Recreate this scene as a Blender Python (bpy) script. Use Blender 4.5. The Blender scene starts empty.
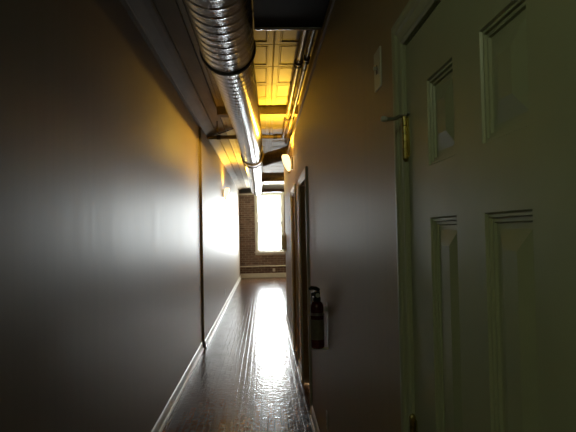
import bpy, bmesh, math, random
from mathutils import Vector, Matrix
random.seed(7)
S = bpy.context.scene
C = S.collection
PI = math.pi
EYE = 1.557

# ------------------------------------------------------------------ camera
cam_d = bpy.data.cameras.new('camera')
cam_d.sensor_width = 36.0
cam_d.lens = 560.0 / 576.0 * 36.0
cam_d.clip_start = 0.02
cam = bpy.data.objects.new('camera', cam_d)
C.objects.link(cam)
fwd = Vector((264 - 288, 216 - 232, -560.0)).normalized()
up = Vector((-0.019, 1.0, 0.0))
up = (up - fwd * up.dot(fwd)).normalized()
right = fwd.cross(up)
cam.matrix_world = Matrix.Translation((0, 0, EYE)) @ Matrix((right, fwd, up)).to_4x4()
S.camera = cam

# ------------------------------------------------------------------ world, daylight, exposure
S.view_settings.view_transform = 'Standard'
S.view_settings.look = 'None'
S.view_settings.gamma = 1.0
S.view_settings.use_curve_mapping = False
S.view_settings.exposure = -0.25
SKY = 56.0
world = bpy.data.worlds.new('daylight')
S.world = world
world.use_nodes = True
bg = world.node_tree.nodes['Background']
bg.inputs['Color'].default_value = (0.97, 0.98, 1.0, 1)
bg.inputs['Strength'].default_value = SKY
LAMP_W = 33.0
FILL_W = 6.2
LAMP_COL = (1.0, 0.56, 0.05)


def portal(x0, x1, z0, z1, y):
    l = bpy.data.lights.new('window_portal', 'AREA')
    l.shape = 'RECTANGLE'
    l.size = x1 - x0
    l.size_y = z1 - z0
    l.cycles.is_portal = True
    o = bpy.data.objects.new('window_portal', l)
    o.location = ((x0 + x1) / 2, y, (z0 + z1) / 2)
    o.rotation_euler = (-PI / 2, 0, 0)          # faces back down the corridor (-Y)
    C.objects.link(o)


# ------------------------------------------------------------------ key measures (metres; Y runs down the corridor)
XL, XLN = -0.832, -0.862          # left wall, far and near stretch
XR = 0.378                        # right wall face
YB, YE = -1.3, 19.2               # wall behind, end wall
YSEAM = 7.66
YC = 10.0                         # where the right wall ends
XFAR = 3.2                        # right side of the room past the corner
HC = 3.077                        # ceiling
WIN = (-0.233, 0.624, 0.885, 2.827)
WIN_ADDED = (1.35, 2.20, 0.885, 2.827)  # added opening, hidden by the corridor corner, for more daylight
portal(WIN[0], WIN[1], WIN[2], WIN[3], YE + 0.29)
portal(WIN_ADDED[0], WIN_ADDED[1], WIN_ADDED[2], WIN_ADDED[3], YE + 0.29)


# ------------------------------------------------------------------ helpers
def link(name, bm, mat, parent=None, smooth=False, loc=None):
    bmesh.ops.recalc_face_normals(bm, faces=bm.faces)
    me = bpy.data.meshes.new(name)
    if smooth:
        for f in bm.faces:
            f.smooth = True
    bm.to_mesh(me)
    bm.free()
    o = bpy.data.objects.new(name, me)
    me.materials.append(mat)
    if loc is not None:
        me.transform(Matrix.Translation(-Vector(loc)))
        o.location = loc
    if parent:
        o.parent = parent
        o.matrix_parent_inverse = Matrix.Identity(4)
        if loc is None:
            me.transform(Matrix.Translation(-parent.location))
        else:
            o.location = Vector(loc) - parent.location
    C.objects.link(o)
    if smooth:
        md = o.modifiers.new('edges', 'EDGE_SPLIT')
        md.split_angle = math.radians(38)
    return o


def tag(o, label, cat, group=None, kind=None):
    o['label'] = label
    if cat:
        o['category'] = cat
    if group:
        o['group'] = group
    if kind:
        o['kind'] = kind
    return o


def thing(name, loc, label, cat, group=None, kind=None):
    o = bpy.data.objects.new(name, None)
    o.empty_display_size = 0.05
    o.location = loc
    C.objects.link(o)
    return tag(o, label, cat, group, kind)


def box(bm, x0, x1, y0, y1, z0, z1, bev=0.0):
    r = bmesh.ops.create_cube(bm, size=1.0)
    vs = r['verts']
    for v in vs:
        v.co = Vector(((x0 + x1) / 2 + v.co.x * (x1 - x0), (y0 + y1) / 2 + v.co.y * (y1 - y0), (z0 + z1) / 2 + v.co.z * (z1 - z0)))
    if bev > 0:
        es = list({e for v in vs for e in v.link_edges})
        bmesh.ops.bevel(bm, geom=es, offset=bev, segments=2, profile=0.5, affect='EDGES')


def tube(bm, pts, r, n=16, caps=True):
    """swept round tube; r is a number or one per point"""
    pts = [Vector(p) for p in pts]
    rs = r if isinstance(r, (list, tuple)) else [r] * len(pts)
    rings = []
    prev = None
    for i, p in enumerate(pts):
        if i == 0:
            t = pts[1] - pts[0]
        elif i == len(pts) - 1:
            t = pts[-1] - pts[-2]
        else:
            t = (pts[i + 1] - p).normalized() + (p - pts[i - 1]).normalized()
        t.normalize()
        if prev is None:
            a = Vector((0, 0, 1)) if abs(t.z) < 0.9 else Vector((1, 0, 0))
            u = t.cross(a).normalized()
        else:
            u = (prev - t * prev.dot(t)).normalized()
        prev = u
        w = t.cross(u)
        rings.append([bm.verts.new(p + (u * math.cos(2 * PI * k / n) + w * math.sin(2 * PI * k / n)) * rs[i]) for k in range(n)])
    for a, b in zip(rings, rings[1:]):
        for k in range(n):
            bm.faces.new((a[k], a[(k + 1) % n], b[(k + 1) % n], b[k]))
    if caps:
        bm.faces.new(rings[0])
        bm.faces.new(rings[-1])


def lathe(bm, prof, cx, cy, n=28, sx=1.0, sy=1.0, arc=2 * PI, a0=0.0):
    rings = []
    closed = arc > 2 * PI - 1e-4
    m = n if closed else n + 1
    for r, z in prof:
        rings.append([bm.verts.new((cx + r * sx * math.cos(a0 + arc * k / n), cy + r * sy * math.sin(a0 + arc * k / n), z)) for k in range(m)])
    for a, b in zip(rings, rings[1:]):
        for k in range(n):
            k2 = (k + 1) % m
            bm.faces.new((a[k], a[k2], b[k2], b[k]))
    return rings


def extrude_y(bm, prof, y0, y1):
    """closed x-z profile swept along Y"""
    a = [bm.verts.new((x, y0, z)) for x, z in prof]
    b = [bm.verts.new((x, y1, z)) for x, z in prof]
    n = len(prof)
    for k in range(n):
        bm.faces.new((a[k], a[(k + 1) % n], b[(k + 1) % n], b[k]))
    bm.faces.new(a)
    bm.faces.new(b)


def wall_x(bm, x0, x1, y0, y1, z0, z1, holes):
    """wall slab perpendicular to X with rectangular holes (ya,yb,za,zb)"""
    ys = sorted({y0, y1, *[h[0] for h in holes], *[h[1] for h in holes]})
    zs = sorted({z0, z1, *[h[2] for h in holes], *[h[3] for h in holes]})
    ys = [v for v in ys if y0 <= v <= y1]
    zs = [v for v in zs if z0 <= v <= z1]
    for a, b in zip(ys, ys[1:]):
        for c, d in zip(zs, zs[1:]):
            m, n = (a + b) / 2, (c + d) / 2
            if any(h[0] < m < h[1] and h[2] < n < h[3] for h in holes):
                continue
            box(bm, x0, x1, a, b, c, d)
    bmesh.ops.remove_doubles(bm, verts=bm.verts, dist=1e-5)
    # drop the doubled inner faces
    seen = {}
    for f in list(bm.faces):
        k = tuple(sorted(v.index for v in f.verts)) if False else frozenset(f.verts)
        seen.setdefault(k, []).append(f)
    for fs in seen.values():
        if len(fs) > 1:
            bmesh.ops.delete(bm, geom=fs, context='FACES_ONLY')


def wall_y(bm, y0, y1, x0, x1, z0, z1, holes):
    wall_x(bm, y0, y1, x0, x1, z0, z1, holes)
    for v in bm.verts:
        v.co = Vector((v.co.y, v.co.x, v.co.z))


# ------------------------------------------------------------------ materials
def mat(name, col, rough=0.5, metal=0.0, **kw):
    m = bpy.data.materials.new(name)
    m.use_nodes = True
    nt = m.node_tree
    b = nt.nodes['Principled BSDF']
    b.inputs['Base Color'].default_value = (*col, 1)
    b.inputs['Roughness'].default_value = rough
    b.inputs['Metallic'].default_value = metal
    for k, v in kw.items():
        b.inputs[k].default_value = v
    return m, nt, b


def coords(nt, scale=(1, 1, 1)):
    g = nt.nodes.new('ShaderNodeNewGeometry')
    mp = nt.nodes.new('ShaderNodeMapping')
    mp.inputs['Scale'].default_value = scale
    nt.links.new(g.outputs['Position'], mp.inputs['Vector'])
    return mp.outputs['Vector']


def noise(nt, vec, scale, detail=3.0, rough=0.5):
    n = nt.nodes.new('ShaderNodeTexNoise')
    n.inputs['Scale'].default_value = scale
    n.inputs['Detail'].default_value = detail
    n.inputs['Roughness'].default_value = rough
    nt.links.new(vec, n.inputs['Vector'])
    return n.outputs['Fac']


def ramp(nt, fac, stops):
    r = nt.nodes.new('ShaderNodeValToRGB')
    while len(r.color_ramp.elements) < len(stops):
        r.color_ramp.elements.new(0.5)
    for e, (p, c) in zip(r.color_ramp.elements, stops):
        e.position = p
        e.color = (*c, 1) if len(c) == 3 else c
    nt.links.new(fac, r.inputs['Fac'])
    return r.outputs['Color']


def bump(nt, b, h, strength=0.2, dist=0.01, prev=None):
    n = nt.nodes.new('ShaderNodeBump')
    n.inputs['Strength'].default_value = strength
    n.inputs['Distance'].default_value = dist
    nt.links.new(h, n.inputs['Height'])
    if prev is not None:
        nt.links.new(prev, n.inputs['Normal'])
    nt.links.new(n.outputs['Normal'], b.inputs['Normal'])
    return n.outputs['Normal']


def varied(name, col, rough, metal=0.0, amt=0.12, scale=6.0, vec=(1, 1, 1), bmp=0.0, bscale=60.0, dist=0.002, **kw):
    m, nt, b = mat(name, col, rough, metal, **kw)
    v = coords(nt, vec)
    f = noise(nt, v, scale)
    lo = tuple(c * (1 - amt) for c in col)
    hi = tuple(min(1, c * (1 + amt)) for c in col)
    nt.links.new(ramp(nt, f, [(0.3, lo), (0.7, hi)]), b.inputs['Base Color'])
    if bmp:
        bump(nt, b, noise(nt, v, bscale), bmp, dist)
    return m


def paint(name, col, rough):
    """roller-painted plaster with faint vertical streaks"""
    m, nt, b = mat(name, col, rough)
    v = coords(nt, (1, 9.0, 0.22))
    f = noise(nt, v, 1.6, 4.0, 0.6)
    lo = tuple(c * 0.93 for c in col)
    hi = tuple(min(1, c * 1.05) for c in col)
    nt.links.new(ramp(nt, f, [(0.3, lo), (0.7, hi)]), b.inputs['Base Color'])
    r = ramp(nt, f, [(0.25, (rough * 0.95,) * 3), (0.75, (rough * 1.05,) * 3)])
    nt.links.new(r, b.inputs['Roughness'])
    v2 = coords(nt, (1, 1, 1))
    n1 = bump(nt, b, noise(nt, v2, 240.0, 2.0), 0.10, 0.001)
    bump(nt, b, noise(nt, v, 1.3, 2.0), 0.07, 0.005, n1)
    return m


M = {}
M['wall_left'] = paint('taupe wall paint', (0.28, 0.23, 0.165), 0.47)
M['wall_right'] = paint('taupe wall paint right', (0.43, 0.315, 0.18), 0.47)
M['trim'] = varied('off white trim paint', (0.62, 0.60, 0.52), 0.32, amt=0.05)
M['plank'] = varied('tan cornice paint', (0.27, 0.215, 0.14), 0.7, amt=0.12, vec=(1, 0.3, 1), scale=8)
M['door_green'] = None


def wood_grain_paint(name, col, rough):
    m, nt, b = mat(name, col, rough)
    v = coords(nt, (1, 60.0, 1.6))
    h = coords(nt, (1, 2.0, 60.0))
    n1 = bump(nt, b, noise(nt, v, 3.0, 4.0, 0.6), 0.12, 0.0008)
    f = noise(nt, coords(nt, (1, 1, 1)), 5.0)
    nt.links.new(ramp(nt, f, [(0.3, tuple(c * 0.94 for c in col)), (0.7, tuple(c * 1.05 for c in col))]), b.inputs['Base Color'])
    return m


M['door_green'] = wood_grain_paint('sage green door paint', (0.42, 0.44, 0.30), 0.38)
M['casing_green'] = wood_grain_paint('sage green casing paint', (0.46, 0.48, 0.34), 0.36)
M['brown_wood'] = varied('stained brown jamb wood', (0.34, 0.21, 0.09), 0.38, amt=0.25, vec=(6, 6, 0.5), scale=5)
M['dark_door'] = varied('dark brown door paint', (0.035, 0.03, 0.022), 0.45, amt=0.15)
M['brass'] = varied('worn brass', (0.50, 0.43, 0.17), 0.28, 1.0, amt=0.15, scale=60)
M['steel'] = varied('zinc steel', (0.45, 0.44, 0.42), 0.35, 1.0, amt=0.1, scale=50)
M['rubber'] = varied('pale rubber tip', (0.75, 0.74, 0.68), 0.5, amt=0.05)
M['black'] = varied('black plastic', (0.015, 0.015, 0.015), 0.38, amt=0.1)
M['blackmetal'] = varied('black painted sheet metal', (0.007, 0.007, 0.006), 0.75, 0.0, amt=0.2, scale=12)
M['red'] = varied('dark red enamel', (0.09, 0.010, 0.009), 0.25, amt=0.08)
M['paper'] = varied('worn paper label', (0.26, 0.23, 0.18), 0.6, amt=0.1, scale=40)
M['white_plastic'] = varied('ivory plastic', (0.66, 0.66, 0.58), 0.35, amt=0.04)
M['iron_pipe'] = varied('painted iron pipe', (0.20, 0.14, 0.075), 0.40, amt=0.25, scale=20)
M['rust'] = varied('dark bare steel', (0.07, 0.055, 0.045), 0.45, 0.5, amt=0.3, scale=30)
M['foil'] = varied('dull jacket of the flexible duct', (0.26, 0.20, 0.12), 0.42, 0.7, amt=0.25, scale=30)


def duct_metal():
    m, nt, b = mat('galvanized sheet metal', (0.42, 0.43, 0.45), 0.27, 1.0)
    v = coords(nt)
    f = noise(nt, v, 45.0, 3.0)
    nt.links.new(ramp(nt, f, [(0.3, (0.42, 0.43, 0.45)), (0.7, (0.47, 0.48, 0.50))]), b.inputs['Base Color'])
    nt.links.new(ramp(nt, f, [(0.3, (0.22,) * 3), (0.7, (0.27,) * 3)]), b.inputs['Roughness'])
    return m


M['duct'] = duct_metal()


def floor_mat():
    m, nt, b = mat('worn dark strip floor', (0.07, 0.035, 0.02), 0.2)
    g = nt.nodes.new('ShaderNodeNewGeometry')
    mp = nt.nodes.new('ShaderNodeMapping')
    mp.inputs['Rotation'].default_value = (0, 0, PI / 2)
    nt.links.new(g.outputs['Position'], mp.inputs['Vector'])
    br = nt.nodes.new('ShaderNodeTexBrick')
    br.offset = 0.37
    br.inputs['Scale'].default_value = 1.0
    br.inputs['Brick Width'].default_value = 0.95
    br.inputs['Row Height'].default_value = 0.057
    br.inputs['Mortar Size'].default_value = 0.005
    br.inputs['Mortar Smooth'].default_value = 0.8
    br.inputs['Bias'].default_value = -0.1
    br.inputs['Color1'].default_value = (0.12, 0.052, 0.026, 1)
    br.inputs['Color2'].default_value = (0.060, 0.027, 0.014, 1)
    br.inputs['Mortar'].default_value = (0.008, 0.005, 0.003, 1)
    nt.links.new(mp.outputs['Vector'], br.inputs['Vector'])
    grain = noise(nt, coords(nt, (40, 1.5, 1)), 2.0, 5.0, 0.6)
    mx = nt.nodes.new('ShaderNodeMixRGB')
    mx.blend_type = 'MULTIPLY'
    mx.inputs['Fac'].default_value = 0.7
    nt.links.new(br.outputs['Color'], mx.inputs[1])
    nt.links.new(ramp(nt, grain, [(0.25, (0.45, 0.4, 0.38)), (0.7, (1.25, 1.2, 1.15))]), mx.inputs[2])
    nt.links.new(mx.outputs[0], b.inputs['Base Color'])
    wear = noise(nt, coords(nt, (3.0, 1.2, 1)), 2.6, 5.0, 0.65)
    nt.links.new(ramp(nt, wear, [(0.3, (0.14,) * 3), (0.55, (0.20,) * 3), (0.75, (0.28,) * 3)]), b.inputs['Roughness'])
    b.inputs['Specular IOR Level'].default_value = 0.2
    n1 = bump(nt, b, br.outputs['Fac'], 0.22, -0.002)
    n2 = bump(nt, b, noise(nt, coords(nt, (17, 11, 1)), 1.6, 3.0), 0.65, 0.004, n1)
    bump(nt, b, noise(nt, coords(nt, (90, 25, 1)), 1.0, 3.0), 0.35, 0.0015, n2)
    return m


M['floor'] = floor_mat()


def brick_mat():
    m, nt, b = mat('old red brown brick', (0.2, 0.12, 0.09), 0.85)
    g = nt.nodes.new('ShaderNodeNewGeometry')
    mp = nt.nodes.new('ShaderNodeMapping')
    mp.inputs['Rotation'].default_value = (PI / 2, 0, 0)
    nt.links.new(g.outputs['Position'], mp.inputs['Vector'])
    br = nt.nodes.new('ShaderNodeTexBrick')
    br.inputs['Scale'].default_value = 1.0
    br.inputs['Brick Width'].default_value = 0.215
    br.inputs['Row Height'].default_value = 0.075
    br.inputs['Mortar Size'].default_value = 0.007
    br.inputs['Color1'].default_value = (0.20, 0.125, 0.095, 1)
    br.inputs['Color2'].default_value = (0.13, 0.078, 0.058, 1)
    br.inputs['Mortar'].default_value = (0.30, 0.26, 0.21, 1)
    nt.links.new(mp.outputs['Vector'], br.inputs['Vector'])
    f = noise(nt, coords(nt), 5.0, 5.0, 0.7)
    mx = nt.nodes.new('ShaderNodeMixRGB')
    mx.blend_type = 'MULTIPLY'
    mx.inputs['Fac'].default_value = 0.8
    nt.links.new(br.outputs['Color'], mx.inputs[1])
    nt.links.new(ramp(nt, f, [(0.3, (0.55, 0.55, 0.55)), (0.7, (1.3, 1.3, 1.3))]), mx.inputs[2])
    nt.links.new(mx.outputs[0], b.inputs['Base Color'])
    bump(nt, b, br.outputs['Fac'], 0.8, -0.008)
    return m


M['brick'] = brick_mat()
M['tin'] = varied('cream enamel on pressed tin', (0.62, 0.54, 0.36), 0.6, amt=0.07, scale=4, bmp=0.08, bscale=30, dist=0.004)


def glass_mat():
    m = bpy.data.materials.new('clear window pane')
    m.use_nodes = True
    nt = m.node_tree
    nt.nodes.clear()
    out = nt.nodes.new('ShaderNodeOutputMaterial')
    mix = nt.nodes.new('ShaderNodeMixShader')
    tr = nt.nodes.new('ShaderNodeBsdfTransparent')
    tr.inputs['Color'].default_value = (0.96, 0.98, 0.97, 1)
    gl = nt.nodes.new('ShaderNodeBsdfGlossy')
    gl.inputs['Roughness'].default_value = 0.02
    mix.inputs['Fac'].default_value = 0.06
    nt.links.new(tr.outputs[0], mix.inputs[1])
    nt.links.new(gl.outputs[0], mix.inputs[2])
    nt.links.new(mix.outputs[0], out.inputs['Surface'])
    return m


M['glass'] = glass_mat()


def shade_mat():
    m, nt, b = mat('lit frosted glass shade', (0.9, 0.8, 0.6), 0.4)
    b.inputs['Emission Color'].default_value = (1.0, 0.72, 0.36, 1)
    b.inputs['Emission Strength'].default_value = 2.6
    return m


M['shade'] = shade_mat()

# ------------------------------------------------------------------ setting
bm = bmesh.new()
box(bm, -1.0, XFAR + 0.15, YB - 0.1, YE + 0.3, -0.1, 0)
tag(link('floor', bm, M['floor']), 'glossy worn dark brown narrow board floor running down the corridor', 'floor', kind='structure')

bm = bmesh.new()
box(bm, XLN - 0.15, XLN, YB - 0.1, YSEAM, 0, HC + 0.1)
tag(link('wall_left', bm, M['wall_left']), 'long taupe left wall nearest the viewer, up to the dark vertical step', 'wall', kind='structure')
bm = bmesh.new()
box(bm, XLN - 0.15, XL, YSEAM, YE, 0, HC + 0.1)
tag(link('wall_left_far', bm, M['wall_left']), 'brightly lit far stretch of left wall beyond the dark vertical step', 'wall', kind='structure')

D0 = (0.615, 1.435, 2.035)        # near panelled door: y0, y1, top
D1 = (4.80, 5.74, 2.04)
D2 = (6.50, 7.36, 2.04)
holes = [(D0[0] - 0.012, D0[1] + 0.012, 0, D0[2] + 0.012), (D1[0], D1[1], 0, D1[2]), (D2[0], D2[1], 0, D2[2])]
bm = bmesh.new()
ZTOP = 2.74
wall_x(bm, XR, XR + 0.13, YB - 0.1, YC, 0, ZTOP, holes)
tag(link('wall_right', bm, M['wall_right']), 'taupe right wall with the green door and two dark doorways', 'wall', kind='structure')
bm = bmesh.new()
box(bm, XR + 0.062, XR + 0.13, YB - 0.1, YC, ZTOP, HC + 0.1)
tag(link('wall_right_upper', bm, M['plank']), 'set back cream strip of wall above the right wall, behind pipes', 'wall', kind='structure')

bm = bmesh.new()
wall_y(bm, YE, YE + 0.3, XLN - 0.15, XFAR + 0.15, 0, HC + 0.1, [WIN, WIN_ADDED])
tag(link('wall_end', bm, M['brick']), 'bare brown brick wall around the bright window at corridor end', 'wall', kind='structure')
bm = bmesh.new()
box(bm, XLN - 0.15, XR + 0.13, YB - 0.2, YB - 0.1, 0, HC + 0.1)
tag(link('wall_back', bm, M['wall_right']), 'plain taupe wall behind the viewer closing the corridor', 'wall', kind='structure')
bm = bmesh.new()
box(bm, XFAR, XFAR + 0.15, YC - 0.13, YE, 0, HC + 0.1)
tag(link('wall_far_right', bm, M['wall_right']), 'taupe side wall of the room past the corridor corner', 'wall', kind='structure')
bm = bmesh.new()
box(bm, XR + 0.13, XFAR + 0.15, YC - 0.13, YC, 0, HC + 0.1)
tag(link('wall_corner', bm, M['wall_right']), 'short taupe wall returning right at the corridor corner', 'wall', kind='structure')


# pressed tin ceiling: square panels with a stepped border each
def panel_loops(bm, corner, prof):
    """corner: function (inset, depth) -> four Vectors; returns nothing, fills to the centre"""
    prev = None
    for ins, dep in prof:
        vs = [bm.verts.new(p) for p in corner(ins, dep)]
        if prev:
            for k in range(4):
                bm.faces.new((prev[k], prev[(k + 1) % 4], vs[(k + 1) % 4], vs[k]))
        prev = vs
    bm.faces.new(prev)


bm = bmesh.new()
box(bm, XLN - 0.15, XFAR + 0.15, YB - 0.1, YE + 0.3, HC + 0.03, HC + 0.12)
cell = 0.61
x = 0.11 - 3 * cell
while x < XFAR - 0.3:
    y = 4.50 - 10 * cell
    while y < YE - 0.2:
        xa, xb = max(x, XLN - 0.05), min(x + cell, XFAR + 0.1)
        ya, yb = max(y, YB - 0.05), min(y + cell, YE)
        skip = (x + cell / 2 > XR + 0.1 and y + cell / 2 < YC - 0.4) or xb - xa < 0.12
        if not skip:
            def cnr(i, d, xa=xa, xb=xb, ya=ya, yb=yb):
                return [Vector((xa + i, ya + i, HC + d)), Vector((xb - i, ya + i, HC + d)), Vector((xb - i, yb - i, HC + d)), Vector((xa + i, yb - i, HC + d))]
            k = min(xb - xa, yb - ya) / cell
            panel_loops(bm, cnr, [(0, 0.006), (0.008 * k, 0.0), (0.046 * k, 0.0), (0.051 * k, -0.003), (0.058 * k, -0.003), (0.066 * k, 0.003)])
        y += cell
    x += cell
tag(link('ceiling', bm, M['tin']), 'cream pressed tin ceiling in square panels, lit yellow by the sconce', 'ceiling', kind='structure')

# cornice on the left
bm = bmesh.new()
z = EYE
extrude_y(bm, [(XLN - 0.02, z + 1.445), (-0.828, z + 1.447), (-0.822, z + 1.455), (-0.80, z + 1.462), (-0.745, z + 1.478), (-0.70, z + 1.487), (-0.684, z + 1.487),
               (-0.680, z + 1.502), (-0.545, z + 1.502), (-0.535, z + 1.53), (XLN - 0.02, z + 1.53)], YB - 0.1, YE)
tag(link('trim_1', bm, M['plank']), 'deep moulded cornice running along the top of left wall', 'trim', kind='structure')
bm = bmesh.new()
extrude_y(bm, [(XR - 0.012, ZTOP - 0.03), (XR + 0.07, ZTOP - 0.03), (XR + 0.07, ZTOP + 0.012), (XR - 0.012, ZTOP + 0.012)], YB - 0.1, YC)
tag(link('trim_2', bm, M['wall_right']), 'thin taupe ledge capping the right wall below the pipes', 'trim', kind='structure')
# drop beams
bm = bmesh.new()
box(bm, -0.54, XR + 0.06, 6.72, 6.88, 2.975, HC + 0.02, 0.006)
tag(link('trim_3', bm, M['plank']), 'shallow ceiling rib at the far edge of the yellow lit tin panels', 'trim', kind='structure')

# baseboards: board plus quarter round
def base_prof(x, s, h=0.10):
    return [(x - s * 0.02, 0), (x + s * 0.030, 0), (x + s * 0.029, 0.010), (x + s * 0.022, 0.019), (x + s * 0.014, 0.022), (x + s * 0.014, h - 0.018),
            (x + s * 0.009, h - 0.006), (x + s * 0.003, h), (x - s * 0.02, h)]


bm = bmesh.new()
extrude_y(bm, base_prof(XLN, 1), YB - 0.1, YSEAM)
tag(link('baseboard_left', bm, M['trim']), 'white baseboard with shoe moulding along the near left wall', 'baseboard', kind='structure')
bm = bmesh.new()
extrude_y(bm, base_prof(XL, 1), YSEAM, YE)
tag(link('baseboard_left_far', bm, M['trim']), 'glaring white baseboard along the far left wall', 'baseboard', kind='structure')
for nm, a, b, lab in [('baseboard_right', D0[1] + 0.09, D1[0] - 0.085, 'white baseboard between green door and nearer dark doorway'),
                      ('baseboard_right_middle', D1[1] + 0.085, D2[0] - 0.085, 'short white baseboard between the two dark doorways'),
                      ('baseboard_right_far', D2[1] + 0.085, YC, 'white baseboard from farther doorway to corridor corner'),
                      ('baseboard_right_near', YB, D0[0] - 0.09, 'white baseboard on the right behind the green door')]:
    bm = bmesh.new()
    extrude_y(bm, base_prof(XR, -1), a, b)
    tag(link(nm, bm, M['trim']), lab, 'baseboard', kind='structure')
bm = bmesh.new()
box(bm, XL, XFAR, YE - 0.03, YE + 0.02, 0, 0.15, 0.006)
tag(link('baseboard_end', bm, M['trim']), 'pale baseboard across the foot of the brick end wall', 'baseboard', kind='structure')


# ------------------------------------------------------------------ windows
def window(name, w, lab):
    x0, x1, z0, z1 = w
    t = thing(name, ((x0 + x1) / 2, YE, z0), lab, 'window', kind='structure')
    bm = bmesh.new()
    c = 0.075
    box(bm, x0 - c, x0, YE - 0.03, YE + 0.02, z0 - 0.03, z1, 0.004)
    box(bm, x1, x1 + c, YE - 0.03, YE + 0.02, z0 - 0.03, z1, 0.004)
    box(bm, x0 - c - 0.015, x1 + c + 0.015, YE - 0.035, YE + 0.02, z1, z1 + 0.11, 0.005)
    link('window_casing', bm, M['trim'], t)
    bm = bmesh.new()
    box(bm, x0 - c - 0.03, x1 + c + 0.03, YE - 0.07, YE + 0.08, z0 - 0.035, z0 - 0.001, 0.006)
    box(bm, x0 - c, x1 + c, YE - 0.028, YE + 0.01, z0 - 0.11, z0 - 0.036, 0.004)
    link('window_sill', bm, M['trim'], t)
    bm = bmesh.new()
    for a, b in ((x0, x0 + 0.02), (x1 - 0.02, x1)):
        box(bm, a, b, YE + 0.02, YE + 0.28, z0, z1)
    box(bm, x0, x1, YE + 0.02, YE + 0.28, z1 - 0.02, z1)
    box(bm, x0, x1, YE + 0.08, YE + 0.28, z0, z0 + 0.02)
    link('window_frame', bm, M['trim'], t)
    zm = EYE + 0.31
    for yo, za, zb, nm in ((0.10, z0 + 0.02, zm + 0.02, 'lower_sash'), (0.145, zm - 0.02, z1 - 0.02, 'upper_sash')):
        bm = bmesh.new()
        ya, yb = YE + yo, YE + yo + 0.035
        a, b = x0 + 0.02, x1 - 0.02
        box(bm, a, a + 0.035, ya, yb, za, zb)
        box(bm, b - 0.035, b, ya, yb, za, zb)
        box(bm, a + 0.035, b - 0.035, ya, yb, za, za + 0.035)
        box(bm, a + 0.035, b - 0.035, ya, yb, zb - 0.03, zb)
        s = link(nm, bm, M['trim'], t)
        bm = bmesh.new()
        box(bm, a + 0.033, b - 0.033, ya + 0.015, ya + 0.019, za + 0.033, zb - 0.028)
        g = link('pane', bm, M['glass'])
        g.data.transform(Matrix.Translation(-t.location))
        g.parent = s
    return t


window('window_1', WIN, 'tall white double hung window glaring at the corridor end')
window('added_window', WIN_ADDED, 'added unseen window past the corner, widening the glare on left wall')  # unseen window added to spread daylight glare along the left wall


# ------------------------------------------------------------------ doors
CASING = [(0.0, -0.02), (0.0, 0.006), (0.006, 0.011), (0.014, 0.011), (0.018, 0.008), (0.034, 0.012), (0.040, 0.017), (0.052, 0.020), (0.064, 0.020), (0.070, 0.016), (0.072, -0.02)]


def casing(bm, y0, y1, zt, xf, wide=1.0):
    rows = []
    for a, b in CASING:
        a *= wide
        rows.append([bm.verts.new((xf - b, y1 + a, 0)), bm.verts.new((xf - b, y1 + a, zt + a)), bm.verts.new((xf - b, y0 - a, zt + a)), bm.verts.new((xf - b, y0 - a, 0))])
    n = len(rows)
    for i in range(n):
        r, q = rows[i], rows[(i + 1) % n]
        for k in range(3):
            bm.faces.new((r[k], r[k + 1], q[k + 1], q[k]))
    bm.faces.new([r[0] for r in rows])
    bm.faces.new([r[3] for r in rows])


def jamb(bm, y0, y1, zt, xa, xb, t):
    box(bm, xa, xb, y0, y0 + t, 0, zt - t)
    box(bm, xa, xb, y1 - t, y1, 0, zt - t)
    box(bm, xa, xb, y0, y1, zt - t, zt)


PANEL = [(0, 0), (0.003, 0.0045), (0.008, 0.0045), (0.010, 0.009), (0.016, 0.009), (0.018, 0.0135), (0.028, 0.0135), (0.062, 0.004)]


def slab(bm, x, y0, y1, z0, z1, ys, zs, thick=0.035, small=1.0):
    """moulded six panel slab facing -X; ys, zs: panel intervals"""
    Y = sorted({y0, y1, *[v for p in ys for v in p]})
    Z = sorted({z0, z1, *[v for p in zs for v in p]})
    for a, b in zip(Y, Y[1:]):
        for c, d in zip(Z, Z[1:]):
            if (a, b) in ys and (c, d) in zs:
                def cnr(i, dep, a=a, b=b, c=c, d=d):
                    i *= small
                    return [Vector((x + dep, a + i, c + i)), Vector((x + dep, b - i, c + i)), Vector((x + dep, b - i, d - i)), Vector((x + dep, a + i, d - i))]
                panel_loops(bm, cnr, PANEL)
            else:
                bm.faces.new([bm.verts.new(p) for p in ((x, a, c), (x, b, c), (x, b, d), (x, a, d))])
    # edges and back
    P = [(y0, z0), (y1, z0), (y1, z1), (y0, z1)]
    f = [bm.verts.new((x, p[0], p[1])) for p in P]
    g = [bm.verts.new((x + thick, p[0], p[1])) for p in P]
    for k in range(4):
        bm.faces.new((f[k], f[(k + 1) % 4], g[(k + 1) % 4], g[k]))
    bm.faces.new(g)
    bmesh.ops.remove_doubles(bm, verts=bm.verts, dist=1e-5)


# near green door
t = thing('door_1', (XR, 1.025, 0), 'sage green six panel door on brass hinges, nearest on the right', 'door', kind='structure')
bm = bmesh.new()
casing(bm, D0[0] - 0.006, D0[1] + 0.006, D0[2] + 0.006, XR)
link('door_casing', bm, M['casing_green'], t)
bm = bmesh.new()
e = 0.0118
jamb(bm, D0[0] - e, D0[1] + e, D0[2] + e, XR + 0.003, XR + 0.13, 0.008)
box(bm, XR + 0.04, XR + 0.08, D0[0], D0[1], D0[2] - 0.012, D0[2] + 0.004)
box(bm, XR + 0.04, XR + 0.08, D0[1] - 0.012, D0[1] + 0.004, 0, D0[2])
box(bm, XR + 0.04, XR + 0.08, D0[0] - 0.004, D0[0] + 0.012, 0, D0[2])
link('door_jamb', bm, M['casing_green'], t)
bm = bmesh.new()
slab(bm, XR + 0.001, D0[0], D0[1] + 0.002, 0.012, D0[2] - 0.003,
     [(0.774, 0.946), (1.086, 1.260)], [(0.22, 0.85), (0.99, 1.582), (1.70, 1.897)])
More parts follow.
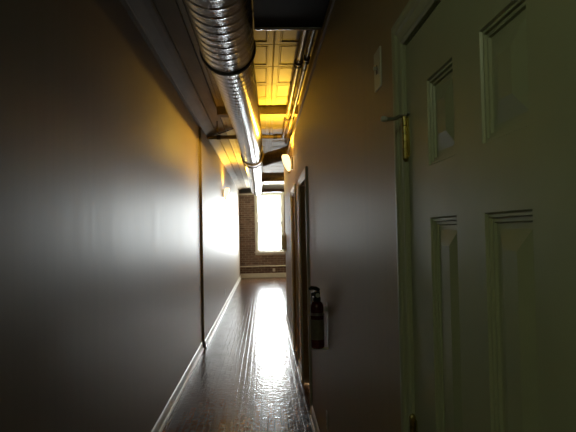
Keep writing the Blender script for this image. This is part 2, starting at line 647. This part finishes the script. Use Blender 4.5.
link('door_leaf', bm, M['door_green'], t)
for hz in (1.795, 1.02, 0.25):
    h = None
    bm = bmesh.new()
    yk, xk = D0[1] + 0.004, XR - 0.006
    seg = 0.102 / 5
    for k in range(5):
        tube(bm, [(xk, yk, hz - 0.051 + k * seg + 0.0006), (xk, yk, hz - 0.051 + (k + 1) * seg - 0.0006)], 0.0072, 16)
    box(bm, XR - 0.002, XR + 0.0005, yk - 0.020, yk, hz - 0.05, hz + 0.05)
    box(bm, XR - 0.0075, XR - 0.0040, yk, yk + 0.012, hz - 0.05, hz + 0.05)
    h = link('hinge', bm, M['brass'], t, smooth=True)
    bm = bmesh.new()
    for s in (-1, 1):
        zc = hz + s * 0.0515
        tube(bm, [(xk, yk, zc), (xk, yk, zc + s * 0.003), (xk, yk, zc + s * 0.008), (xk, yk, zc + s * 0.011)], [0.0082, 0.0085, 0.006, 0.002], 14)
    q = link('hinge_pin', bm, M['brass'], smooth=True)
    q.data.transform(Matrix.Translation(-t.location))
    q.parent = h
# hinge pin door stop with rubber tip on the top hinge
bm = bmesh.new()
zs_ = 1.795 + 0.058
box(bm, xk - 0.013, xk + 0.010, yk - 0.012, yk + 0.012, zs_ - 0.002, zs_ + 0.002, 0.001)
tube(bm, [(xk - 0.008, yk - 0.004, zs_), (xk - 0.030, yk - 0.012, zs_ - 0.010), (xk - 0.056, yk - 0.018, zs_ - 0.012)], 0.0048, 10)
tube(bm, [(xk + 0.004, yk - 0.008, zs_), (xk + 0.003, yk - 0.030, zs_ + 0.002)], 0.003, 10)
st = link('door_stop', bm, M['steel'], t, smooth=True)
bm = bmesh.new()
tube(bm, [(xk - 0.052, yk - 0.017, zs_ - 0.012), (xk - 0.058, yk - 0.019, zs_ - 0.012), (xk - 0.066, yk - 0.021, zs_ - 0.012)], [0.006, 0.0078, 0.006], 14)
q = link('rubber_tip', bm, M['rubber'], smooth=True)
q.data.transform(Matrix.Translation(-t.location))
q.parent = st
bm = bmesh.new()
lathe(bm, [(0.0, 0.0), (0.028, 0.0), (0.030, 0.004), (0.024, 0.008), (0.011, 0.010), (0.010, 0.030), (0.020, 0.036), (0.027, 0.046), (0.027, 0.056), (0.018, 0.066), (0.0, 0.068)], 0, 0, 24)
for v in bm.verts:
    v.co = Vector((XR + 0.006 - v.co.z, D0[0] + 0.07 + v.co.x, 0.93 + v.co.y))
link('door_knob', bm, M['brass'], t, smooth=True)

for nm, D, lab in (('door_2', D1, 'nearer of the two dark doorways in right wall, past the extinguisher'),
                   ('door_3', D2, 'farther dark doorway in right wall, under and past the lit sconce')):
    t = thing(nm, (XR, (D[0] + D[1]) / 2, 0), lab, 'door', kind='structure')
    bm = bmesh.new()
    casing(bm, D[0] + 0.015, D[1] - 0.015, D[2] - 0.015, XR, 1.15)
    link('door_casing', bm, M['trim'], t)
    bm = bmesh.new()
    jamb(bm, D[0] + 0.0005, D[1] - 0.0005, D[2] - 0.0005, XR + 0.001, XR + 0.13, 0.018)
    link('door_jamb', bm, M['brown_wood'], t)
    bm = bmesh.new()
    w = D[1] - D[0]
    a, b = D[0] + 0.02, D[1] - 0.02
    s = (b - a)
    slab(bm, XR + 0.075, a, b, 0.012, D[2] - 0.021, [(a + 0.11, a + s / 2 - 0.055), (a + s / 2 + 0.055, b - 0.11)], [(0.22, 0.85), (0.99, 1.58), (1.70, 1.89)])
    lf = link('door_leaf', bm, M['dark_door'], t)
    bm = bmesh.new()
    lathe(bm, [(0.0, 0.0), (0.028, 0.0), (0.030, 0.004), (0.011, 0.010), (0.010, 0.025), (0.027, 0.036), (0.027, 0.046), (0.0, 0.056)], 0, 0, 20)
    for v in bm.verts:
        v.co = Vector((XR + 0.076 - v.co.z, a + 0.065 + v.co.x, 0.93 + v.co.y))
    q = link('door_knob', bm, M['brass'], smooth=True)
    q.data.transform(Matrix.Translation(-t.location))
    q.parent = lf

# ------------------------------------------------------------------ main duct
def axis(y):
    P = [(-1.4, -0.235), (3.78, -0.222), (4.8, -0.200), (7.0, -0.168), (9.2, -0.165), (16.6, -0.195)]
    for (a, xa), (b, xb) in zip(P, P[1:]):
        if y <= b:
            return xa + (xb - xa) * (y - a) / (b - a)
    return P[-1][1]


ZD = EYE + 1.25


def spiral(bm, y0, y1, R, pitch=0.115, n=48, per=14):
    """lock-seam tube: mesh lines follow the helix so the seams stay crisp"""
    step = pitch / per
    N = int(math.ceil((y1 - y0) / step))
    prof = []
    for q in range(per):
        ph = q / per
        d = min(ph, 1 - ph)
        r = R + (0.0034 if d < 0.5 / per else (0.0022 if d < 1.5 / per else (-0.0010 if d < 2.5 / per else 0.0)))
        if d >= 2.5 / per:
            r += 0.0005 * math.cos(2 * PI * ph * 4.5)
        prof.append(r)
    V = {}
    for i in range(-per, N + 1):
        for j in range(n):
            y = y0 + (i + per * j / n) * step
            y = min(max(y, y0), y1)
            th = 2 * PI * j / n
            r = prof[i % per]
            V[i, j] = bm.verts.new((axis(y) + r * math.cos(th), y, ZD + r * math.sin(th)))
    for i in range(-per, N):
        for j in range(n):
            if j < n - 1:
                q = (V[i, j], V[i, j + 1], V[i + 1, j + 1], V[i + 1, j])
            elif i + per + 1 <= N:
                q = (V[i, j], V[i + per, 0], V[i + per + 1, 0], V[i + 1, j])
            else:
                continue
            if max(v.co.y for v in q) - min(v.co.y for v in q) > 1e-6:
                bm.faces.new(q)


main_duct = t = thing('spiral_duct', (axis(3.78), 3.78, ZD), 'long round galvanized spiral duct hung under the tin ceiling, silver', 'duct')
bm = bmesh.new()
spiral(bm, -1.3, 1.9, 0.178, per=8)
link('duct_section', bm, M['duct'], t, smooth=False)
bm = bmesh.new()
spiral(bm, 1.9, 3.78, 0.178)
o = link('duct_section', bm, M['duct'], t)
bm = bmesh.new()
spiral(bm, 3.80, 9.1, 0.160, 0.11)
link('duct_section', bm, M['duct'], t)
bm = bmesh.new()
spiral(bm, 9.35, 16.6, 0.158, 0.12, 40, 8)
link('duct_section', bm, M['duct'], t)
for o in t.children:
    for p in o.data.polygons:
        p.use_smooth = True


def ring_band(bm, prof, n=48):
    rows = [[bm.verts.new((axis(y) + r * math.cos(2 * PI * k / n), y, ZD + r * math.sin(2 * PI * k / n))) for k in range(n)] for y, r in prof]
    for a, b in zip(rows, rows[1:] + rows[:1]):
        for k in range(n):
            bm.faces.new((a[k], a[(k + 1) % n], b[(k + 1) % n], b[k]))


bm = bmesh.new()
ring_band(bm, [(3.755, 0.170), (3.755, 0.188), (3.775, 0.192), (3.79, 0.188), (3.80, 0.172), (3.86, 0.166), (3.86, 0.155), (3.76, 0.155)])
o = link('duct_coupling', bm, M['rust'], t, smooth=True)
o['label'] = 'dark coupling ring where the duct narrows'
bm = bmesh.new()
ring_band(bm, [(9.0, 0.155), (9.0, 0.185), (9.03, 0.185), (9.04, 0.172), (9.38, 0.172), (9.39, 0.185), (9.42, 0.185), (9.42, 0.155)])
o = link('duct_tee', bm, M['foil'], t, smooth=True)
o['label'] = 'dark tee collar feeding the curved branch'
for y, R in ((2.2, 0.183), (8.2, 0.165), (11.4, 0.163), (14.6, 0.163)):
    bm = bmesh.new()
    ring_band(bm, [(y, R - 0.002), (y, R + 0.002), (y + 0.025, R + 0.002), (y + 0.025, R - 0.002)], 40)
    tube(bm, [(axis(y), y + 0.012, ZD + R), (axis(y), y + 0.012, HC + 0.004)], 0.005, 8)
    link('duct_hanger', bm, M['steel'], t)

# branches from the duct into the right wall
bm = bmesh.new()
pts = []
for i in range(41):
    s = i / 40
    x = -0.02 + (XR + 0.05 + 0.02) * s
    y = 9.22 - 0.50 * (s * s * (3 - 2 * s))
    zz = EYE + 1.17 + 0.08 * (s * s * (3 - 2 * s)) + 0.02 * math.sin(PI * 2 * s)
    pts.append((x, y, zz))
tube(bm, pts, [0.098 + (0.004 if i % 2 else -0.003) for i in range(41)], 28)
link('flexible_branch', bm, M['foil'], main_duct, smooth=True)['label'] = 'dark ribbed flexible branch curving to the right wall'
for y, r, mt, lab in ((12.75, 0.10, 'foil', 'round brown branch duct crossing right, first beyond the flexible duct'),
                      (16.1, 0.115, 'foil', 'round grey branch duct crossing right, just above the window')):
    bm = bmesh.new()
    x1 = 2.2
    xs = [axis(y) + 0.152 + i * 0.03 for i in range(int((x1 - axis(y) - 0.152) / 0.03))]
    tube(bm, [(x, y, ZD) for x in xs], [r + (0.003 if i % 4 == 0 else 0) for i in range(len(xs))], 28)
    br_ = link('branch_duct', bm, M[mt] if y < 14 else M['duct'], main_duct, smooth=True)
    br_['label'] = lab
    bm = bmesh.new()
    tube(bm, [(axis(y) + 0.14, y, ZD), (axis(y) + 0.145, y, ZD), (axis(y) + 0.20, y, ZD)], [r + 0.03, r + 0.015, r + 0.012], 28)
    q = link('duct_collar', bm, M[mt], smooth=True)
    q.data.transform(Matrix.Translation(-main_duct.location))
    q.parent = br_
    bm = bmesh.new()
    tube(bm, [(1.1, y, ZD + r - 0.005), (1.1, y, HC + 0.004)], 0.005, 8)
    q = link('duct_hanger', bm, M['steel'])
    q.data.transform(Matrix.Translation(-main_duct.location))
    q.parent = br_

# black rectangular box duct between round duct and right wall
t = thing('box_duct', (0.13, 2.95, EYE + 1.23), 'black rectangular sheet metal duct crossing overhead with shiny front flange', 'duct')
bm = bmesh.new()
box(bm, -0.036, XR - 0.002, 2.35, 3.345, EYE + 1.235, EYE + 1.46, 0.004)
link('duct_body', bm, M['blackmetal'], t)
bm = bmesh.new()
tube(bm, [(-0.036, 3.352, EYE + 1.232), (XR - 0.003, 3.352, EYE + 1.232)], 0.013, 20)
link('flange', bm, M['duct'], t, smooth=True)['label'] = 'bright bare metal flange'
bm = bmesh.new()
box(bm, -0.036, XR - 0.002, 3.345, 3.362, EYE + 1.46, EYE + 1.48, 0.004)
o = link('flange', bm, M['duct'], t)
o['label'] = 'bright bare metal flange'

# pipes along the top of the right wall
def pipe_run(name, x, z, r, y0, y1, cps, lab):
    t = thing(name, (x, y0, z), lab, 'pipe', 'pipes along the top of the right wall')
    bm = bmesh.new()
    tube(bm, [(x, y0, z), (x, y1, z)], r, 20)
    link('pipe_length', bm, M['iron_pipe'], t, smooth=True)
    for c in cps:
        bm = bmesh.new()
        tube(bm, [(x, c - 0.055, z), (x, c - 0.05, z), (x, c - 0.03, z), (x, c - 0.028, z), (x, c + 0.028, z), (x, c + 0.03, z), (x, c + 0.05, z), (x, c + 0.055, z)],
             [r + 0.002, r + 0.011, r + 0.011, r + 0.006, r + 0.006, r + 0.011, r + 0.011, r + 0.002], 20)
        link('coupling', bm, M['rust'], t, smooth=True)
    for y in [y0 + 1.2 + 1.9 * k for k in range(int((y1 - y0 - 1.3) / 1.9) + 1)]:
        bm = bmesh.new()
        ys, R = y, r + 0.003
        rows = []
        n = 24
        for dy, rr in ((0, r), (0, R), (0.02, R), (0.02, r)):
            rows.append([bm.verts.new((x + rr * math.cos(2 * PI * k / n), y + dy, z + rr * math.sin(2 * PI * k / n))) for k in range(n)])
        for a, b in zip(rows, rows[1:] + rows[:1]):
            for k in range(n):
                bm.faces.new((a[k], a[(k + 1) % n], b[(k + 1) % n], b[k]))
        tube(bm, [(x, y + 0.01, z + r), (x, y + 0.01, HC + 0.006)], 0.004, 8)
        link('pipe_hanger', bm, M['rust'], t)


pipe_run('iron_pipe', 0.318, EYE + 1.43, 0.026, 3.38, 8.465, (4.72, 7.0), 'thicker of two pipes along top of right wall, nearer the ceiling middle')
pipe_run('iron_pipe', 0.358, EYE + 1.345, 0.017, 3.38, 8.465, (4.35, 6.6), 'thinner lower pipe tucked against the top of right wall')

# sprinkler pipe crossing the corridor
YP, HP = 8.5, EYE + 1.45
t = thing('crossing_pipe', (-0.2, YP, HP), 'brown pipe crossing the corridor from wall to wall above silver duct', 'pipe')
bm = bmesh.new()
tube(bm, [(XLN + 0.002, YP, HP), (XR + 0.06, YP, HP)], 0.030, 20)
link('pipe_length', bm, M['iron_pipe'], t, smooth=True)
for x in (-0.64, 0.12):
    bm = bmesh.new()
    tube(bm, [(x, YP, HP + 0.02), (x, YP, HC + 0.01)], 0.006, 8)
    link('pipe_hanger', bm, M['rust'], t)
for x in (-0.66, 0.20):
    bm = bmesh.new()
    tube(bm, [(x - 0.03, YP, HP), (x + 0.03, YP, HP)], 0.037, 18)
    link('coupling', bm, M['rust'], t, smooth=True)
bm = bmesh.new()
tube(bm, [(-0.60, 7.5, EYE + 1.50), (-0.60, 7.5, EYE + 1.36), (-0.585, 7.5, EYE + 1.33), (-0.55, 7.5, EYE + 1.335), (-0.30, 7.5, EYE + 1.43)], 0.009, 10)
tag(link('conduit', bm, M['rust'], smooth=True), 'thin bent dark conduit between left cornice and silver duct', 'conduit')

# ------------------------------------------------------------------ sconces
def sconce(x, y, z, side, lab):
    """side +1: mounted on the right wall, -1: on the left wall"""
    t = thing('wall_sconce', (x, y, z), lab, 'lamp', 'half cone glass sconces')
    s = -side                       # direction out of the wall
    bm = bmesh.new()
    box(bm, min(x, x + s * 0.018), max(x, x + s * 0.018), y - 0.035, y + 0.035, z - 0.10, z + 0.06, 0.004)
    link('backplate', bm, M['brass'], t)
    # teardrop shade: open at the top, pointed at the bottom
    prof = [(0.004, -0.128), (0.018, -0.118), (0.034, -0.09), (0.048, -0.05), (0.057, -0.01), (0.060, 0.03), (0.057, 0.058), (0.044, 0.082),
            (0.041, 0.080), (0.053, 0.056), (0.056, 0.03), (0.053, -0.01), (0.044, -0.05), (0.030, -0.088), (0.014, -0.112), (0.003, -0.120)]
    bm = bmesh.new()
    lathe(bm, prof, 0, 0, 28)
    bmesh.ops.holes_fill(bm, edges=bm.edges)
    for v in bm.verts:
        v.co = Vector((x + s * (0.078 + 0.22 * v.co.z + v.co.x * 0.85), y + v.co.y * 1.15, z + v.co.z))
    link('glass_shade', bm, M['shade'], t, smooth=True)
    bm = bmesh.new()
    tube(bm, [(x + s * 0.012, y, z - 0.05), (x + s * 0.03, y, z - 0.085), (x + s * 0.055, y, z - 0.125)], 0.006, 10)
    tube(bm, [(x + s * 0.046, y, z - 0.150), (x + s * 0.047, y, z - 0.138), (x + s * 0.050, y, z - 0.122)], [0.004, 0.012, 0.016], 12)
    link('finial', bm, M['brass'], t, smooth=True)
    l = bpy.data.lights.new('sconce_bulb', 'SPOT')
    l.energy = LAMP_W * 4
    l.color = LAMP_COL
    l.shadow_soft_size = 0.035
    l.spot_size = math.radians(174)
    l.spot_blend = 0.35
    o = bpy.data.objects.new('sconce_bulb', l)
    o.parent = t
    o.location = (s * 0.095, 0, 0.10)
    o.rotation_euler = (PI, -s * math.radians(-32), 0)
    C.objects.link(o)
    return t


sconce(XR, 6.98, EYE + 0.875, 1, 'glowing teardrop sconce high on the right wall between two doorways')
sconce(XL, 11.6, EYE + 0.84, -1, 'small glowing teardrop sconce on the far bright left wall')

# added fill globe, unseen behind the viewer, to brighten the green door
gl, ntg, bg_ = mat('added fill globe glow', (0.8, 0.82, 0.7), 0.3)
bg_.inputs['Emission Color'].default_value = (0.85, 1.0, 0.60, 1)
bg_.inputs['Emission Strength'].default_value = FILL_W * 9.0
t = thing('added_fill_globe', (XLN, -0.15, 2.45), 'added unseen fill globe behind the viewer, brightening the green door', 'lamp')
bm = bmesh.new()
lathe(bm, [(0.0, 0.0), (0.055, 0.0), (0.055, 0.012), (0.03, 0.02), (0.022, 0.05), (0.034, 0.055), (0.034, 0.07), (0.0, 0.07)], 0, 0, 24)
for v in bm.verts:
    v.co = Vector((XLN + 0.0005 + v.co.z, -0.15 + v.co.x, 2.45 + v.co.y))
link('fill_globe_base', bm, M['brass'], t, smooth=True)
bm = bmesh.new()
lathe(bm, [(0.001, 0.0), (0.03, 0.0)] + [(0.062 * math.sin(a), 0.055 - 0.062 * math.cos(a)) for a in [0.55 + k * (PI - 0.56) / 12 for k in range(13)]], 0, 0, 24)
for v in bm.verts:
    v.co = Vector((XLN + 0.071 + v.co.z, -0.15 + v.co.x, 2.45 + v.co.y))
link('fill_globe_ball', bm, gl, t, smooth=True)

# ------------------------------------------------------------------ fire extinguisher
fx, fy, fz = 0.314, 3.42, 0.845
t = thing('fire_extinguisher', (fx, fy, fz), 'small dark red fire extinguisher with black handle on right wall', 'fire extinguisher')
bm = bmesh.new()
R = 0.041
lathe(bm, [(0.0, 0.0), (R * 0.8, 0.0), (R * 0.97, 0.006), (R, 0.014), (R, 0.245), (R * 0.96, 0.262), (R * 0.8, 0.275), (R * 0.5, 0.284), (0.016, 0.288), (0, 0.288)], fx, fy, 32)
for v in bm.verts:
    v.co.z += fz
cyl = link('cylinder', bm, M['red'], t, smooth=True)
bm = bmesh.new()
lathe(bm, [(R + 0.0006, 0.055), (R + 0.0009, 0.056), (R + 0.0009, 0.175), (R + 0.0006, 0.176)], fx, fy, 24, arc=PI * 1.1, a0=PI * 0.75)
for v in bm.verts:
    v.co.z += fz
q = link('label', bm, M['paper'], smooth=True)
q['label'] = 'pale paper instruction label'
q.data.transform(Matrix.Translation(-t.location))
q.parent = cyl
bm = bmesh.new()
lathe(bm, [(0.0, 0.282), (0.020, 0.282), (0.024, 0.288), (0.024, 0.306), (0.016, 0.312), (0.016, 0.325), (0, 0.325)], fx, fy, 20)
for v in bm.verts:
    v.co.z += fz
box(bm, fx - 0.018, fx + 0.018, fy - 0.024, fy + 0.026, fz + 0.300, fz + 0.345, 0.005)
link('valve', bm, M['black'], t, smooth=True)
bm = bmesh.new()
box(bm, fx - 0.036, fx + 0.014, fy - 0.014, fy + 0.012, fz + 0.316, fz + 0.338, 0.004)
box(bm, fx - 0.036, fx - 0.026, fy - 0.012, fy + 0.010, fz + 0.262, fz + 0.318, 0.003)
link('carry_handle', bm, M['black'], t)
bm = bmesh.new()
tube(bm, [(fx + 0.016, fy, fz + 0.350), (fx - 0.005, fy - 0.002, fz + 0.362), (fx - 0.030, fy - 0.004, fz + 0.366), (fx - 0.048, fy - 0.005, fz + 0.358)], [0.010, 0.012, 0.012, 0.008], 12)
link('squeeze_lever', bm, M['black'], t, smooth=True)
bm = bmesh.new()
tube(bm, [(fx + 0.004, fy - 0.022, fz + 0.322), (fx + 0.003, fy - 0.034, fz + 0.322)], 0.013, 18)
link('gauge', bm, M['white_plastic'], t, smooth=True)
t2 = thing('extinguisher_bracket', (XR, fy, fz + 0.1), 'thin pale metal wall bracket holding the fire extinguisher', 'bracket')
bm = bmesh.new()
box(bm, XR - 0.004, XR - 0.0005, fy - 0.022, fy + 0.022, fz + 0.0, fz + 0.275, 0.001)
box(bm, XR - 0.02, XR - 0.003, fy - 0.012, fy + 0.012, fz + 0.22, fz + 0.25, 0.001)
link('back_plate', bm, M['white_plastic'], t2)
for zz in (0.20,):
    bm = bmesh.new()
    lathe(bm, [(R + 0.0008, fz + zz), (R + 0.0028, fz + zz), (R + 0.0028, fz + zz + 0.016), (R + 0.0008, fz + zz + 0.016), (R + 0.0008, fz + zz)], fx, fy, 36)
    link('strap', bm, M['steel'], t2, smooth=True)
bm = bmesh.new()
box(bm, fx - 0.030, XR - 0.002, fy - 0.03, fy + 0.03, fz - 0.004, fz - 0.001)
link('foot_shelf', bm, M['white_plastic'], t2)

# ------------------------------------------------------------------ plates, outlets, intercom
def plate(name, side, y, z, w, h, lab, cat, kind):
    x = XR if side > 0 else XL
    s = -side
    t = thing(name, (x, y, z - h / 2), lab, cat)
    bm = bmesh.new()
    box(bm, min(x + s * 0.0002, x + s * 0.006), max(x + s * 0.0002, x + s * 0.006), y - w / 2, y + w / 2, z - h / 2, z + h / 2, 0.002)
    link('cover_plate', bm, M['white_plastic'], t)
    if kind == 'toggle':
        bm = bmesh.new()
        box(bm, min(x + s * 0.006, x + s * 0.0075), max(x + s * 0.006, x + s * 0.0075), y - 0.007, y + 0.007, z - 0.014, z + 0.014)
        link('toggle_slot', bm, M['black'], t)
        bm = bmesh.new()
        box(bm, min(x + s * 0.006, x + s * 0.018), max(x + s * 0.006, x + s * 0.018), y - 0.004, y + 0.004, z - 0.001, z + 0.010, 0.001)
        link('toggle', bm, M['white_plastic'], t)
    else:
        for dz in (-0.02, 0.02):
            bm = bmesh.new()
            box(bm, min(x + s * 0.006, x + s * 0.0078), max(x + s * 0.006, x + s * 0.0078), y - 0.014, y + 0.014, z + dz - 0.013, z + dz + 0.013, 0.0007)
            q = link('socket', bm, M['white_plastic'], t)
            bm = bmesh.new()
            for dy in (-0.006, 0.006):
                box(bm, min(x + s * 0.0076, x + s * 0.0082), max(x + s * 0.0076, x + s * 0.0082), y + dy - 0.0012, y + dy + 0.0012, z + dz - 0.005, z + dz + 0.005)
            r = link('socket_slots', bm, M['black'])
            r.data.transform(Matrix.Translation(-t.location))
            r.parent = q


plate('switch_plate', 1, 1.77, 2.07, 0.095, 0.125, 'ivory switch plate high on the right wall left of green door', 'switch', 'toggle')
plate('wall_outlet', 1, 3.55, 0.36, 0.072, 0.116, 'wall outlet low on right wall below the fire extinguisher', 'outlet', 'outlet')
plate('wall_outlet', 1, 8.45, 0.40, 0.072, 0.116, 'wall outlet low on right wall past the farther doorway', 'outlet', 'outlet')
plate('wall_outlet', -1, 11.7, 0.33, 0.072, 0.116, 'wall outlet low on the bright left wall', 'outlet', 'outlet')

t = thing('wall_intercom', (XR, 9.8, 1.2), 'small white intercom handset on right wall near the corner', 'intercom')
bm = bmesh.new()
box(bm, XR - 0.03, XR - 0.0005, 9.74, 9.86, 1.22, 1.52, 0.006)
link('case', bm, M['white_plastic'], t)
bm = bmesh.new()
box(bm, XR - 0.062, XR - 0.03, 9.76, 9.80, 1.25, 1.49, 0.008)
link('handset', bm, M['white_plastic'], t)

# ------------------------------------------------------------------ end wall fittings
bm = bmesh.new()
tube(bm, [(XL + 0.002, YE - 0.05, 0.39), (1.2, YE - 0.05, 0.39)], 0.022, 14)
for x in (-0.6, 0.15, 0.9):
    tube(bm, [(x, YE - 0.05, 0.39), (x, YE + 0.002, 0.39)], 0.010, 8)
tag(link('heating_pipe', bm, M['trim'], smooth=True), 'pale painted pipe crossing the brick below the end window', 'pipe')
bm = bmesh.new()
tube(bm, [(0.42, YE - 0.025, 0.152), (0.42, YE - 0.025, 0.75)], 0.010, 10)
tag(link('conduit', bm, M['iron_pipe'], smooth=True), 'thin upright conduit on the brick below the window', 'conduit')
bm = bmesh.new()
box(bm, 0.27, 0.36, YE - 0.025, YE - 0.0005, 0.20, 0.31, 0.004)
tag(link('junction_box', bm, M['white_plastic']), 'small pale junction box low on the brick under the window', 'junction box')
t = thing('vent_grille', (-0.62, YE, 2.9), 'dark slatted vent grille high on brick, left of the window', 'vent')
bm = bmesh.new()
box(bm, -0.80, -0.40, YE - 0.02, YE - 0.001, 2.90, 2.93, 0.003)
box(bm, -0.80, -0.40, YE - 0.02, YE - 0.001, 3.025, 3.05, 0.003)
box(bm, -0.80, -0.775, YE - 0.02, YE - 0.001, 2.93, 3.025)
box(bm, -0.425, -0.40, YE - 0.02, YE - 0.001, 2.93, 3.025)
link('grille_frame', bm, M['rust'], t)
bm = bmesh.new()
for k in range(8):
    x = -0.765 + k * 0.045
    box(bm, x, x + 0.012, YE - 0.016, YE - 0.002, 2.93, 3.025)
box(bm, -0.775, -0.425, YE - 0.003, YE - 0.001, 2.93, 3.025)
link('slats', bm, M['black'], t)
bm = bmesh.new()
box(bm, XL + 0.002, -0.34, YE - 0.04, YE + 0.01, 2.83, 2.885, 0.005)
tag(link('trim_5', bm, M['trim']), 'pale ledge across the brick below the vent grille', 'trim', kind='structure')
